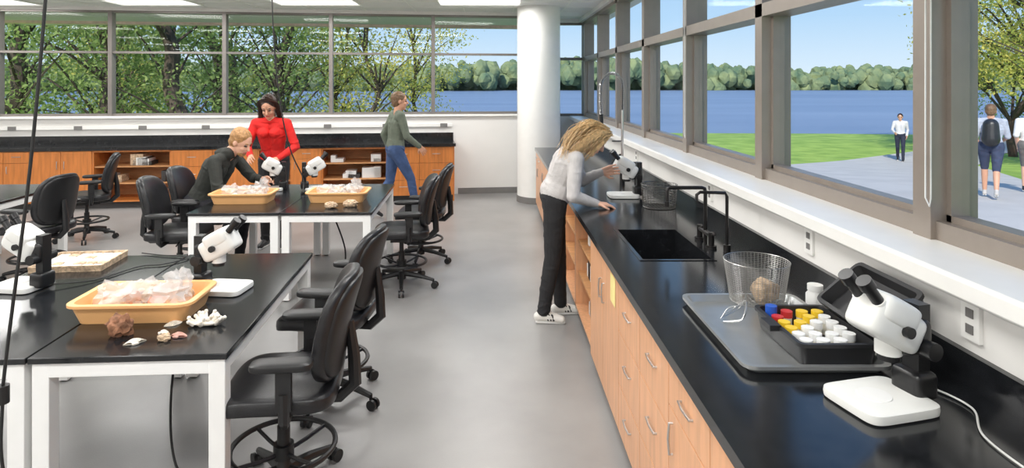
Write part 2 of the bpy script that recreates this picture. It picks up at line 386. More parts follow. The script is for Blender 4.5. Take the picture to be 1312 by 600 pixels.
# ---------------------------------------------------------------- chairs
def chair_mesh():
    q=MB()
    for i in range(5):
        a=2*math.pi*i/5+0.3; c,s=math.cos(a),math.sin(a)
        q.tube([(0.03*c,0.03*s,0.12),(0.16*c,0.16*s,0.105),(0.30*c,0.30*s,0.075)],[0.026,0.021,0.015],M_plast)
        q.cyl((0.30*c,0.30*s,0.05),(0.30*c,0.30*s,0.085),0.01,M_plast,seg=8)
        for d in(-0.017,0.017):
            p=V((0.315*c-d*s,0.315*s+d*c,0.03)); n=V((-s,c,0))*0.008
            q.cyl(p-n,p+n,0.03,M_plast,seg=16)
    q.lathe([(0,0.06),(0.04,0.07),(0.042,0.13),(0.028,0.15),(0.028,0.32),(0.02,0.32),(0.02,0.46),(0,0.46)],M_plast)
    q.ring((0,0,0.23),0.225,0.012,M_plast,n=40,seg=8)
    for i in range(4):
        a=math.pi/4+math.pi/2*i; q.tube([(0.03*math.cos(a),0.03*math.sin(a),0.2),(0.12*math.cos(a),0.12*math.sin(a),0.21),(0.225*math.cos(a),0.225*math.sin(a),0.23)],0.009,M_plast,seg=6)
    q.lathe([(0.028,0.18),(0.045,0.18),(0.045,0.24),(0.028,0.24)],M_plast)
    q.cbox((-0.02,0,0.445),(0.24,0.16,0.05),M_plast)
    q.tube([(0.0,0,0.45),(0.05,-0.15,0.45),(0.06,-0.24,0.44)],0.006,M_plast,seg=6)
    def sw(p):
        x=p.x/0.25; p.z+= -0.03*max(0,x-0.45)**2*3 + 0.012*abs(p.y/0.25)**2; return p
    q.sup((0,0,0.505),(0.25,0.25,0.045),M_leather,0.42,0.4,warp=sw,nu=40)
    def bw(p):
        z=p.z/0.24; w=p.y/0.235
        sc=1-0.16*max(0,z)**2-0.10*max(0,-z)**2
        y=p.y*sc
        x=p.x+0.055*w*w*1.0 -0.05*z +0.03*(1-z*z)
        return V((x,y,p.z))
    q.sup((-0.27,0,0.785),(0.038,0.225,0.235),M_leather,0.55,0.5,warp=bw,nu=36,nv=20)
    def bw2(p):
        r_=bw(p); r_.x-=0.022; return r_
    q.sup((-0.275,0,0.785),(0.03,0.205,0.215),M_plast,0.5,0.5,warp=bw2,nu=30,nv=14)
    q.tube([(-0.08,0,0.44),(-0.25,0,0.44),(-0.315,0,0.5),(-0.31,0,0.62),(-0.29,0,0.78)],[0.025,0.028,0.03,0.028,0.02],M_plast)
    for s in(-1,1):
        q.tube([(-0.06,s*0.1,0.45),(-0.06,s*0.25,0.45),(-0.065,s*0.285,0.48),(-0.065,s*0.285,0.6)],[0.016,0.018,0.022,0.024],M_plast)
        q.cbox((-0.065,s*0.285,0.61),(0.062,0.03,0.16),M_plast)
        q.sup((-0.055,s*0.28,0.712),(0.125,0.047,0.02),M_plast,0.5,0.45,nu=24,nv=10)
    return q.mesh('drafting_chair')
CM=chair_mesh(); PI=math.pi
for x,y,h in((-0.94,2.80,PI+0.10),(-0.97,3.68,PI-0.1),(-0.84,5.72,PI+0.15),(-0.76,6.55,PI-0.05),(-2.84,5.66,0.1),(-2.93,6.33,0.0),(-4.85,7.45,PI+0.5),(-4.27,5.85,PI-0.2)):
    place(CM,'drafting_chair',(x,y,0),h)
# ---------------------------------------------------------------- microscopes
def scope_mesh():
    q=MB()
    q.sup((0.05,0,0.016),(0.125,0.105,0.016),M_scope,0.25,0.3,nu=36,nv=10)
    q.lathe([(0,0.034),(0.045,0.034),(0.047,0.031)],M_capw,Matrix.Translation((0.07,0,0)))
    q.sup((-0.075,0,0.055),(0.04,0.05,0.04),M_scopeb,0.35)
    q.cbox((-0.082,0,0.165),(0.042,0.055,0.25),M_scopeb)
    for s in(-1,1): q.cyl((-0.07,s*0.028,0.17),(-0.07,s*0.075,0.17),0.026,M_scopeb)
    q.sup((-0.045,0,0.2),(0.055,0.045,0.05),M_scopeb,0.35)
    R=Matrix.Translation((0.03,0,0.242))@Matrix.Rotation(-0.5,4,'Y')
    q.sup((0,0,0),(0.10,0.06,0.056),M_scope,0.35,0.4,M=R)
    q.sup((0.015,0,0.035),(0.072,0.066,0.04),M_scope,0.4,0.4,M=R)
    q.cyl((0.02,0,0.21),(0.02,0,0.15),0.036,M_scope); q.cyl((0.02,0,0.152),(0.02,0,0.132),0.03,M_scopeb)
    for s in(-1,1):
        a=V((0.06,s*0.032,0.28)); d=V((0.62,0,0.78)).normalized()
        q.cyl(a,a+d*0.05,0.021,M_scope); q.cyl(a+d*0.045,a+d*0.11,0.017,M_scopeb); q.cyl(a+d*0.10,a+d*0.13,0.022,M_scopeb)
    for s in(-1,1): q.cyl((0.02,s*0.05,0.235),(0.02,s*0.078,0.235),0.016,M_scopeb)
    return q.mesh('stereo_microscope')
SM=scope_mesh()
for x,y,z,h in((-1.47,3.30,0.761,-0.1),(-2.47,3.33,0.761,PI-0.15),(1.18,1.84,0.911,PI+0.25),(1.13,5.2,0.911,PI),(-2.24,6.42,0.761,PI+0.3),(-1.86,6.42,0.761,0.35)):
    place(SM,'stereo_microscope',(x,y,z),h)
# ---------------------------------------------------------------- trays & specimens
def tubtray(x,y,rz,seed):
    q=MB(); q.tub(0.53,0.33,0.095,M_tub,t=0.008,taper=0.025,lip=0.018,r=0.045); o=q.obj('specimen_tub',(x,y,0.761),rz)
    q=MB(); random.seed(seed)
    for i in range(9):
        q.rock((random.uniform(-0.17,0.17),random.uniform(-0.09,0.09),0.045+random.uniform(0,0.02)),[random.uniform(0.025,0.045) for _ in range(3)],random.choice([M_pink,M_shell,M_rock2,M_shell]),seed=i+seed,sub=2)
    for i in range(3):
        q.rock((-0.12+0.12*i,random.uniform(-0.03,0.03),0.09),(0.085,0.08,0.055),M_bag,amp=0.6,fr=2.8,seed=i+seed)
    q.rock((0.15,0.02,0.12),(0.055,0.05,0.075),M_bag,amp=0.8,fr=3.0,seed=seed+20)
    q.obj('bagged_shells',(x,y,0.766),rz)
tubtray(-1.66,2.98,0.05,1); tubtray(-2.31,5.80,0.05,2); tubtray(-1.45,5.87,0.03,3)
def solo(name,x,y,z,r,m,seed,amp=0.3,fr=1.8):
    q=MB(); q.rock((0,0,r[2]*0.82),r,m,amp=amp,fr=fr,seed=seed); q.obj(name,(x,y,z))
def scallop(name,x,y,rad,rz,m):
    q=MB(); n=29; rings=8; vs=[];fs=[]
    for j in range(rings+1):
        t=j/rings
        for i in range(n):
            a=-1.15+2.3*i/(n-1); rr=rad*t*(1.0+0.05*abs(math.cos(i*PI/2))) ; h=rad*0.42*math.sin(PI*min(1,t*0.93+0.07))*math.cos(a*0.95)+0.0022*math.cos(i*PI)*t
            vs.append((rr*math.cos(a)*1.0-rad*0.5,rr*math.sin(a)*1.05,max(0.0006,h)))
    o=len(vs)
    for j in range(rings+1):
        for i in range(n): vs.append((vs[j*n+i][0],vs[j*n+i][1],0.0))
    for j in range(rings):
        for i in range(n-1):
            fs.append((j*n+i,j*n+i+1,(j+1)*n+i+1,(j+1)*n+i)); fs.append((o+j*n+i,o+(j+1)*n+i,o+(j+1)*n+i+1,o+j*n+i+1))
    q.add(vs,fs,m); q.sup((-rad*0.5,0,0.004),(rad*0.16,rad*0.3,0.005),m,0.6); q.obj(name,(x,y,0.7605),rz)
solo('brown_rock',-1.62,2.71,0.76,(0.05,0.042,0.05),M_rock,3,0.5,2.2)
# branching coral: knobbly fingers on a crust
q=MB(); random.seed(5)
for i in range(26):
    a=random.uniform(0,2*PI); rr=random.uniform(0,0.055); c=V((rr*math.cos(a)*1.2,rr*math.sin(a)*0.7,0.012)); d=V((math.cos(a)*0.8,math.sin(a)*0.6,random.uniform(0.4,1.1)))*0.032
    q.tube([c,c+d*0.6,c+d],[0.012,0.009,0.006],M_shell,seg=8); q.rock(c+d,(0.009,0.009,0.009),M_shell,sub=2,seed=i)
q.rock((0,0,0.014),(0.07,0.042,0.014),M_shell,sub=3,seed=3); q.obj('branching_coral',(-1.31,2.83,0.76))
scallop('clam_shell',-1.51,2.63,0.045,2.2,M_shell); scallop('clam_shell',-1.44,2.73,0.035,0.6,M_shell)
scallop('scallop_shell',-1.45,2.83,0.04,-0.8,M_shell); scallop('scallop_shell',-1.36,2.70,0.042,1.4,M_pink)
solo('fossil_shell',-1.40,2.655,0.76,(0.026,0.022,0.016),M_rock2,7,0.35,3)
solo('fossil_shell',-1.43,5.5,0.76,(0.055,0.045,0.03),M_rock2,9,0.35,3)
solo('fossil_shell',-1.27,5.56,0.76,(0.065,0.045,0.035),M_rock2,10,0.35,3)
q=MB(); q.tub(0.40,0.34,0.035,M_rock2,t=0.012,taper=0.0,lip=0.002,r=0.01)
q.box((-0.185,-0.155,0.013),(0.185,0.155,0.018),M_paper)
for i in range(6):
    for j in range(5): q.cbox((-0.155+i*0.062,-0.125+j*0.062,0.021),(0.05,0.05,0.008),random.choice([M_paper,M_rock2,M_capw,M_capw]))
q.obj('specimen_box',(-2.50,3.78,0.761),0.12)
# cords
q=MB(); q.tube(cr([(-1.625,2.32,CZ),(-1.64,2.31,2.4),(-1.70,2.30,1.6),(-1.78,2.29,0.9),(-1.80,2.29,0.72)],10),0.006,M_cord)
q.cyl((-1.80,2.29,0.745),(-1.80,2.29,0.68),0.022,M_cord); q.tube(cr([(-1.80,2.29,0.68),(-1.80,2.29,0.45),(-1.74,2.31,0.2),(-1.70,2.35,0.008)],8),0.006,M_cord)
q.obj('ceiling_power_cord')
q=MB(); q.tube(cr([(-2.24,6.3,CZ),(-2.22,6.3,2.4),(-2.15,6.28,1.7),(-2.05,6.3,1.2),(-1.93,6.33,0.9),(-1.9,6.22,0.775)],10),0.007,M_cord)
q.obj('hanging_power_cord')
q=MB(); q.tube(cr([(-1.64,3.3,0.69),(-1.6,3.1,0.3),(-1.5,2.95,0.05),(-1.30,2.8,0.008),(-1.42,2.55,0.008),(-1.62,2.2,0.008)],10),0.006,M_cord); q.obj('floor_power_cord')
q=MB()
q.tube(cr([(-2.36,3.34,0.78),(-2.2,3.45,0.768),(-2.1,3.7,0.768),(-1.98,3.75,0.768),(-1.9,3.9,0.768),(-2.1,3.95,0.768),(-2.25,4.0,0.768)],10),0.004,M_cord); q.obj('microscope_cord')
q=MB(); q.tube(cr([(1.27,1.86,0.93),(1.34,1.92,0.918),(1.38,1.8,0.916),(1.30,1.65,0.916),(1.30,1.45,0.916),(1.36,1.3,0.916)],10),0.003,M_wcord); q.obj('white_power_cord')
q=MB(); q.tube(cr([(-1.6,6.3,0.5),(-1.45,6.1,0.25),(-1.40,5.9,0.03),(-1.3,5.7,0.01)],8),0.008,M_cord); q.obj('table_power_cord')
# ---------------------------------------------------------------- counter items
q=MB(); Mt=Matrix.Translation((1.055,2.36,0.911)); q.tub(0.46,0.68,0.03,M_traymetal,Mt,t=0.004,taper=0.012,lip=0.014,r=0.03); q.obj('metal_tray')
# equipment case
q=MB(); Mt=Matrix.Translation((1.145,2.24,0.918))
q.tub(0.26,0.36,0.075,M_case,Mt,t=0.007,taper=0.01,lip=0.008,r=0.02)
H=Matrix.Translation((1.287,2.24,0.985))@Matrix.Rotation(math.radians(-40),4,'Y')
q.tub(0.21,0.36,0.05,M_case,H@Matrix.Translation((0.105,0,0)),t=0.007,taper=0.01,lip=0.008,r=0.02)
q.box((-0.02,-0.04,-0.006),(0.02,0.04,0.014),M_case,Matrix.Translation((0.995,2.24,0.985)))
q.obj('equipment_case')
q=MB(); caps=[M_blue,M_capw,M_yel,M_yel,M_red,M_capw,M_yel,M_capw,M_capw,M_yel,M_capw,M_case]
for i in range(4):
    for j in range(6):
        cx,cy=1.145-0.09+i*0.058,2.24-0.135+j*0.053
        cp=M_blue if (j==5 and i==0) else caps[(i*5+j*7)%12]
        if cp is M_blue and not(j==5 and i==0): cp=M_capw
        if (i*3+j*5)%7==2: continue
        q.cyl((cx,cy,0.926),(cx,cy,0.967),0.019,M_amber,seg=16); q.cyl((cx,cy,0.967),(cx,cy,0.99 if cp is not M_blue else 1.01),0.021,cp,seg=18)
q.obj('sample_jars')
q=MB(); q.lathe([(0,0),(0.034,0.0),(0.036,0.005),(0.036,0.065),(0.026,0.078),(0.026,0.082),(0.03,0.082),(0.03,0.105),(0,0.106)],M_capw); q.obj('white_bottle',(1.34,2.60,0.911))
def basket(q,R0,R1,h,m,nv,nr,r,c=(0,0,0)):
    for k in range(nr+1):
        t=k/nr; q.ring((c[0],c[1],c[2]+0.004+h*t),R0+(R1-R0)*t,r*(2.2 if k in(0,nr) else 1),m,n=28,seg=4)
    for k in range(nv):
        a=2*PI*k/nv; q.tube([(c[0]+R0*math.cos(a),c[1]+R0*math.sin(a),c[2]+0.004),(c[0]+R1*math.cos(a),c[1]+R1*math.sin(a),c[2]+0.004+h)],r,m,seg=4)
    for k in range(-4,5):
        x=R0*k/5; l=math.sqrt(R0*R0-x*x)
        q.tube([(c[0]+x,c[1]-l,c[2]+0.004),(c[0]+x,c[1]+l,c[2]+0.004)],r,m,seg=4); q.tube([(c[0]-l,c[1]+x,c[2]+0.004),(c[0]+l,c[1]+x,c[2]+0.004)],r,m,seg=4)
q=MB(); basket(q,0.105,0.13,0.165,M_wirew,56,22,0.0009); q.obj('wire_mesh_basket',(1.10,2.61,0.945))
solo('speckled_rock',1.13,2.60,0.951,(0.055,0.05,0.05),M_rock2,12,0.3)
q=MB(); basket(q,0.12,0.135,0.17,M_wire,30,9,0.0016)
q.tube([(0.13,0.02,0.17),(0.18,0.1,0.12),(0.1,0.17,0.06)],0.002,M_wire,seg=4)
q.obj('wire_mesh_basket',(1.27,4.78,0.911))
q=MB()
for k in range(3): q.tube(cr([(0,0,0),(0.05+0.02*k,0.04,0.03),(0.1,0.0,0.05+0.02*k),(0.06,-0.06,0.02),(0.0,-0.03,0.0)],8),0.0022,M_steel,seg=5)
q.obj('wire_tongs',(0.90,2.47,0.922))
# faucet at the sink
q=MB()
for yy in(3.58,3.78):
    q.cyl((1.25,yy,0.91),(1.25,yy,0.925),0.03,M_dsteel); q.cyl((1.25,yy,0.925),(1.25,yy,1.0),0.017,M_dsteel)
    q.tube([(1.25,yy,0.985),(1.25,yy-0.06,1.0)],0.008,M_dsteel)
q.cyl((1.25,3.58,0.98),(1.25,3.78,0.98),0.014,M_dsteel)
q.tube([(1.25,3.68,0.91),(1.25,3.68,1.22),(1.245,3.68,1.235),(1.23,3.68,1.24),(1.04,3.68,1.24),(1.03,3.68,1.235),(1.025,3.68,1.22),(1.025,3.68,1.15)],0.011,M_dsteel,seg=10)
q.cyl((1.025,3.68,1.16),(1.025,3.68,1.13),0.015,M_dsteel)
q.tube([(1.31,3.5,0.91),(1.31,3.5,1.22),(1.30,3.5,1.24),(1.16,3.5,1.245),(1.14,3.5,1.23),(1.14,3.5,1.2)],0.009,M_dsteel,seg=10)
q.cyl((1.31,3.5,0.91),(1.31,3.5,0.95),0.02,M_dsteel)
q.obj('gooseneck_faucet')
# spring pre-rinse faucet
q=MB(); q.cyl((1.25,6.05,0.91),(1.25,6.05,1.0),0.025,M_dsteel); q.tube([(1.25,6.05,1.0),(1.25,6.05,1.6)],0.012,M_steel)
path=cr([(1.25,6.05,1.6),(1.25,6.05,1.85),(1.20,6.05,1.94),(1.12,6.05,1.95),(1.05,6.05,1.87),(1.04,6.05,1.7),(1.045,6.05,1.55)],14)
q.tube(path,0.006,M_cord,seg=6)
fr=frames(path); hel=[]
for i in range(len(path)*6):
    t=i/6; k=min(int(t),len(path)-2); p=path[k].lerp(path[k+1],t-k); a,b=fr[k]; an=i*1.1
    hel.append(p+(a*math.cos(an)+b*math.sin(an))*0.015)
q.tube(hel,0.0025,M_steel,seg=4)
q.cyl((1.045,6.05,1.56),(1.05,6.05,1.46),0.018,M_cord); q.tube([(1.25,6.05,1.3),(1.15,6.05,1.3)],0.008,M_steel)
q.obj('spring_spray_faucet')
q=MB()
for yy in(5.7,6.35):
    q.cyl((1.3,yy,0.91),(1.3,yy,1.1),0.012,M_dsteel); q.cyl((1.3,yy,1.1),(1.3,yy,1.14),0.022,M_dsteel); q.tube([(1.3,yy,1.08),(1.22,yy,1.08),(1.2,yy,1.05)],0.008,M_dsteel)
q.obj('gas_tap')
# ---------------------------------------------------------------- people
def person(name,J,S,loc,head_ang,voxel=0.005,hair=None):
    P=[];E=[]
    def cap(a,b,r0,r1,l): P.append((V(a),V(b),r0,r1,l))
    def ell(c,axes,r,l): E.append((V(c),axes,r,l))
    pel=V(J['pelvis']);ch=V(J['chest']);nk=V(J['neck']);C=V(J['head']);F=V(J['face']).normalized();U0=V(J.get('up',(0,0,1)))
    L=U0.cross(F).normalized();U=F.cross(L).normalized(); w=S.get('w',1.0)
    side=V(J.get('side',(0,1,0))).normalized(); cs=V(J.get('cside',side)).normalized()
    waist=pel.lerp(ch,0.45); bulk=S.get('bulk',1.0); wai=S.get('waist',1.0)
    sp='shirt'
    for s in(-1,1):
        cap(pel+side*s*0.065*w,pel+side*s*0.065*w+V((0,0,-0.02)),0.118*w,0.112*w,'pants')
        cap(pel.lerp(ch,0.12)+side*s*0.055*w,waist+side*s*0.045*w*wai,0.112*w*bulk,0.098*w*bulk*wai,sp)
        cap(waist+side*s*0.05*w*wai,ch+cs*s*0.07*w,0.1*w*bulk*wai,0.108*w*bulk,sp)
        sh=V(J['shL' if s>0 else 'shR']); cap(ch.lerp(nk,0.35)+cs*s*0.05,sh,0.085*w,0.058*w,sp)
        if S.get('bust'):
            up_=(nk-ch).normalized(); fw=cs.cross(up_).normalized(); ell(ch+fw*0.075+cs*s*0.062+up_*0.01,(fw,cs,up_),(0.055,0.062,0.06),sp)
        cap(nk.lerp(ch,0.15),sh,0.052,0.055*w,sp)
        el=V(J['elL' if s>0 else 'elR']);wr=V(J['wrL' if s>0 else 'wrR'])
        slv=S.get('sleeve',1)
        cap(sh,el,0.058*w*bulk,0.047*w*bulk,sp)
        if slv: cap(el,wr,0.047*w*bulk,0.034*w,sp)
        else: cap(el,wr,0.038*w,0.026*w,'skin')
        # hand
        D=V(J['hdL' if s>0 else 'hdR']).normalized();N=V(J['hnL' if s>0 else 'hnR']); N=(N-D*N.dot(D)).normalized()
        T=D.cross(N)*s   # thumb side
        T=-T if S.get('flipthumb') else T
        cap(wr-D*0.02,wr+D*0.02,0.025,0.024,'skin')
        for t in(-0.025,0,0.025): cap(wr+D*0.02+T*t*0.7,wr+D*0.085+T*t*1.2,0.016,0.014,'skin')
        cu=S.get('curl',0.6)
        for t,l in((0.034,0.070),(0.0115,0.079),(-0.0115,0.073),(-0.034,0.057)):
            b=wr+D*0.085+T*t; d=(D+T*t*2).normalized(); an=0
            for sl,da in((0.45,0.35),(0.3,0.6),(0.25,0.45)):
                an+=da*cu; dd=(d*math.cos(an)+N*math.sin(an)); e=b+dd*l*sl; cap(b,e,0.0085,0.0078,'skin'); b=e
        b=wr+D*0.03+T*0.028; e=b+(D*0.6+T*0.7+N*0.3).normalized()*0.04; cap(b,e,0.012,0.0105,'skin'); cap(e,e+(D*0.9+T*0.2+N*0.4).normalized()*0.032,0.010,0.008,'skin')
        # leg
        hp=pel+side*s*0.09*w+V((0,0,-0.03)); kn=V(J['knL' if s>0 else 'knR']);an_=V(J['anL' if s>0 else 'anR'])
        th=S.get('leg',1.0)
        cap(hp,kn,0.098*w*th,0.062*th,'pants')
        if S.get('shorts'):
            m_=kn.lerp(an_,0.3); cap(kn,m_,0.052,0.052,'skin'); cap(m_,an_,0.052,0.034,'skin')
        else:
            m_=kn.lerp(an_,0.3); cap(kn,m_,0.062*th,0.059*th,'pants'); cap(m_,an_,0.059*th,0.046*th,'pants')
        FD=V(J['ftL' if s>0 else 'ftR']).normalized(); FS=V((0,0,1)).cross(FD).normalized()
        heel=an_+V((0,0,-0.045))
        cap(heel-FD*0.04,heel+FD*0.05,0.038,0.038,'shoe')
        cap(heel+FD*0.04+V((0,0,0.006)),heel+FD*0.14+V((0,0,-0.016))+FS*0.008,0.036,0.026,'shoe'); cap(heel+FD*0.04,heel+FD*0.14+V((0,0,-0.016))-FS*0.012,0.036,0.026,'shoe')
        for o_ in(-0.018,0.018): cap(heel-FD*0.05+FS*o_+V((0,0,-0.034)),heel+FD*0.155+FS*o_*0.8+V((0,0,-0.034)),0.0135,0.0135,'sole')
        if S.get('stripes'):
            for k in range(3):
                for o_ in(-1,1): cap(heel+FD*(0.035+0.022*k)+FS*o_*0.033+V((0,0,-0.014)),heel+FD*(0.02+0.022*k)+FS*o_*0.026+V((0,0,0.024)),0.0065,0.0065,'pack')
        cap(an_+V((0,0,0.01)),an_+V((0,0,-0.03)),0.036,0.038,'shoe')
    cap(nk-(C-nk)*0.1,C-U*0.05-F*0.02,0.056*w,0.05*w,'skin')
    if S.get('hood'): cap(nk-V((0.06,-0.06,0.0)),nk-V((0.06,0.06,0.0)),0.055,0.055,sp); cap(nk+cs*0.06,nk-cs*0.06,0.06,0.06,sp)
    ax=(F,L,U)
    def at(f,l,u): return C+F*f+L*l+U*u
    ell(at(-0.01,0,0.02),ax,(0.098,0.078,0.1),'skin'); ell(at(0.022,0,-0.045),ax,(0.072,0.06,0.085),'skin')
    ell(at(0.062,0,-0.105),ax,(0.026,0.03,0.022),'skin'); cap(at(0.088,0,0.01),at(0.108,0,-0.028),0.009,0.014,'skin')
    for s in(-1,1):
        ell(at(-0.005,s*0.078,-0.01),ax,(0.02,0.012,0.032),'skin'); ell(at(0.080,s*0.031,0.004),ax,(0.0125,0.013,0.007),'eye')
        cap(at(0.088,s*0.020,0.030),at(0.078,s*0.047,0.031),0.0042,0.0035,'hair'); ell(at(0.065,s*0.035,-0.035),ax,(0.022,0.02,0.022),'skin')
    ell(at(0.088,0,-0.066),ax,(0.010,0.024,0.008),'lip')
    ell(at(-0.028,0,0.036),ax,(0.106,0.088,0.096),'hair'); ell(at(-0.05,0,-0.01),ax,(0.07,0.082,0.09),'hair')
    if S.get('beard'): ell(at(0.055,0,-0.09),ax,(0.035,0.048,0.032),'hair')
    for x in J.get('extra',[]): cap(*x)
    # build soup
    q=MB(); dm=M_wall
    for a,b,r0,r1,l in P:
        d=b-a
        if d.length<1e-4: d=V((0,0,1e-3))
        z=d.normalized(); n=7; pts=[];rs=[]
        for k in range(n): 
            t=-PI/2+PI/2*k/n; pts.append(a+z*math.sin(t)*r0); rs.append(max(r0*math.cos(t),r0*0.03))
        pts.append(a);rs.append(r0)
        for k in range(n+1):
            t=PI/2*k/n; pts.append(b+z*math.sin(t)*r1); rs.append(max(r1*math.cos(t),r1*0.03))
        q.tube(pts,rs,dm,seg=16)
    for c,axs,r,l in E:
        R=Matrix((axs[0],axs[1],axs[2])).transposed().to_4x4(); q.sup((0,0,0),r,dm,1.0,1.0,M=Matrix.Translation(c)@R,nu=24,nv=16)
    me=q.mesh('soup'); o=bpy.data.objects.new('tmp',me); COL.objects.link(o)
    rm=o.modifiers.new('r','REMESH'); rm.mode='VOXEL'; rm.voxel_size=voxel; rm.use_smooth_shade=True
    sm=o.modifiers.new('s','SMOOTH'); sm.factor=0.5; sm.iterations=3
    dg=bpy.context.evaluated_depsgraph_get(); me2=bpy.data.meshes.new_from_object(o.evaluated_get(dg)); bpy.data.objects.remove(o)
    n=len(me2.vertices); co=np.empty(n*3); me2.vertices.foreach_get('co',co); co=co.reshape(-1,3)
    nf=len(me2.polygons); fc=np.empty(nf*3); me2.polygons.foreach_get('center',fc); fc=fc.reshape(-1,3)
    labs=['skin','shirt','pants','shoe','sole','hair','eye','lip','pack']
    def classify(X):
        best=np.full(len(X),1e9); lab=np.zeros(len(X),int)
        for a,b,r0,r1,l in P:
            a=np.array(a);d=np.array(b)-a; dd=max(d@d,1e-9); t=np.clip((X-a)@d/dd,0,1)
            ds=np.linalg.norm(X-a-t[:,None]*d,axis=1)-(r0+(r1-r0)*t)
            m=ds<best; best[m]=ds[m]; lab[m]=labs.index(l)
        for c,axs,r,l in E:
            Y_=(X-np.array(c)); qv=np.stack([Y_@np.array(axs[i])/r[i] for i in range(3)],1); nn=np.linalg.norm(qv,axis=1)
            ds=(nn-1)*min(r)-(0.002 if l in('eye','lip') else 0)
            m=ds<best; best[m]=ds[m]; lab[m]=labs.index(l)
        return lab
    fl=classify(fc); vl=classify(co)
    no=np.empty(n*3); me2.vertices.foreach_get('normal',no); no=no.reshape(-1,3)
    for i in range(n):
        l=vl[i]
        if l in(1,2):
            p=V(co[i]); wv=noise.noise(p*5); f=noise.noise(V((p.x*6+wv*1.5,p.y*6,p.z*24+p.x*10+wv*3)))
            co[i]+=no[i]*(0.0065*(max(0,f)**1.5)*1.6+0.0015*noise.noise(p*40))
        elif l==5: 
            p=V(co[i]); co[i]+=no[i]*(0.006*noise.noise(V((p.x*30,p.y*60,p.z*30))))
    me2.vertices.foreach_set('co',co.ravel())
    me2.materials.clear()
    mm=S['mats']; dflt={'sole':M_capw,'eye':mat('dark_eye',(0.03,0.02,0.015,1),0.2),'lip':mat('lip_skin',srgb(196,110,100),0.5),'pack':M_case}
    for l in labs: me2.materials.append(mm.get(l,dflt.get(l,M_case)))
    me2.polygons.foreach_set('material_index',fl.astype(np.int32)); me2.polygons.foreach_set('use_smooth',[True]*nf); me2.update()
    root=bpy.data.objects.new(name,None); root.location=loc; root.rotation_euler=(0,0,head_ang); COL.objects.link(root)
    b=bpy.data.objects.new('body',me2); COL.objects.link(b); b.parent=root
    if hair:
        q=MB(); hr=hair.get('r',0.005)
        for g in hair['guides']:
            n_=g[0]; pts=[]
            for (f,l,u,jit) in g[1]: pts.append((at(f,l,u),jit))
            for k in range(n_):
                ja=random.gauss(0,0.8);jb=random.gauss(0,0.8);jc=random.gauss(0,0.8); ph=random.uniform(0,6)
                pp=[p+(F*ja+L*jb+U*jc*0.4)*j for p,j in pts]; pp=cr(pp,5)
                if hair.get('trim'): pp=pp[:max(8,len(pp)-random.randint(0,6))]
                wv=hair.get('wave',0.0)
                pp=[p+L*(math.sin(i*0.75+ph)*wv*min(1,i/6))+F*(math.cos(i*0.75+ph)*wv*min(1,i/6)) for i,p in enumerate(pp)]
                nn=len(pp); q.tube(pp,[hr*(1-0.75*(i/nn)**2) for i in range(nn)],mm['hair'],seg=4)
        q.obj('hair_strands',parent=root)
    return root
SK=mat('skin_light',srgb(228,178,152),0.5,var=0.06,vscale=10); SK2=mat('skin_tan',srgb(208,156,128),0.5,var=0.06,vscale=10)
def cloth(n,c,var=0.2): return mat(n,c,0.85,var=var,vscale=14,bump=0.3,bscale=120)
HB=mat('blonde_hair',srgb(212,178,128),0.45,var=0.35,vscale=60,stretch=(1,1,0.3))
HD=mat('dark_brown_hair',srgb(52,34,26),0.4,var=0.3,vscale=60); HS=mat('sandy_hair',srgb(176,132,84),0.55,var=0.3,vscale=60,bump=0.5,bscale=120)
HN=mat('brown_hair',srgb(120,92,66),0.55,var=0.3,vscale=60)
# blonde woman leaning at counter (faces +X)
person('blonde_woman',dict(pelvis=(0.02,0,0.97),chest=(0.13,0,1.235),neck=(0.23,0,1.345),head=(0.335,0.0,1.42),face=(0.72,0,-0.62),
 shL=(0.17,0.165,1.28),shR=(0.17,-0.165,1.28),elL=(0.27,0.24,1.05),elR=(0.14,-0.25,1.01),wrL=(0.42,0.17,1.13),wrR=(0.32,-0.20,0.945),
 hdL=(0.9,-0.25,0.25),hdR=(0.95,0.1,-0.1),hnL=(0,-1,0),hnR=(0,0,-1),knL=(0.06,0.09,0.51),knR=(0.0,-0.09,0.51),anL=(0.08,0.09,0.092),anR=(-0.07,-0.09,0.092),ftL=(1,0.1,0),ftR=(1,-0.1,0)),
 dict(w=0.94,leg=1.04,bulk=1.16,stripes=1,mats=dict(skin=SK,shirt=cloth('light_grey_knit',srgb(196,192,190),0.12),pants=cloth('black_denim',(0.018,0.018,0.02,1)),shoe=mat('white_sneaker',srgb(222,220,214),0.5),hair=HB)),
 (0.46,4.93,0.0),0.0,hair=dict(wave=0.008,r=0.0030,trim=1,guides=[(230,[(0.03,0.0,0.122,0.024),(-0.08,-0.05,0.09,0.024),(-0.13,-0.07,0.0,0.026),(-0.15,-0.09,-0.12,0.030),(-0.11,-0.12,-0.29,0.034)]),
  (230,[(0.05,-0.02,0.116,0.02),(-0.0,-0.09,0.06,0.016),(-0.03,-0.11,-0.02,0.022),(-0.06,-0.13,-0.12,0.028),(-0.07,-0.14,-0.27,0.034)]),
  (70,[(0.06,0.0,0.11,0.02),(0.02,0.09,0.06,0.012),(0.01,0.10,-0.04,0.02),(0.0,0.11,-0.14,0.024)]),
  (60,[(0.06,-0.03,0.11,0.014),(0.055,-0.085,0.03,0.010),(0.04,-0.10,-0.06,0.014),(0.02,-0.11,-0.19,0.02)])]))
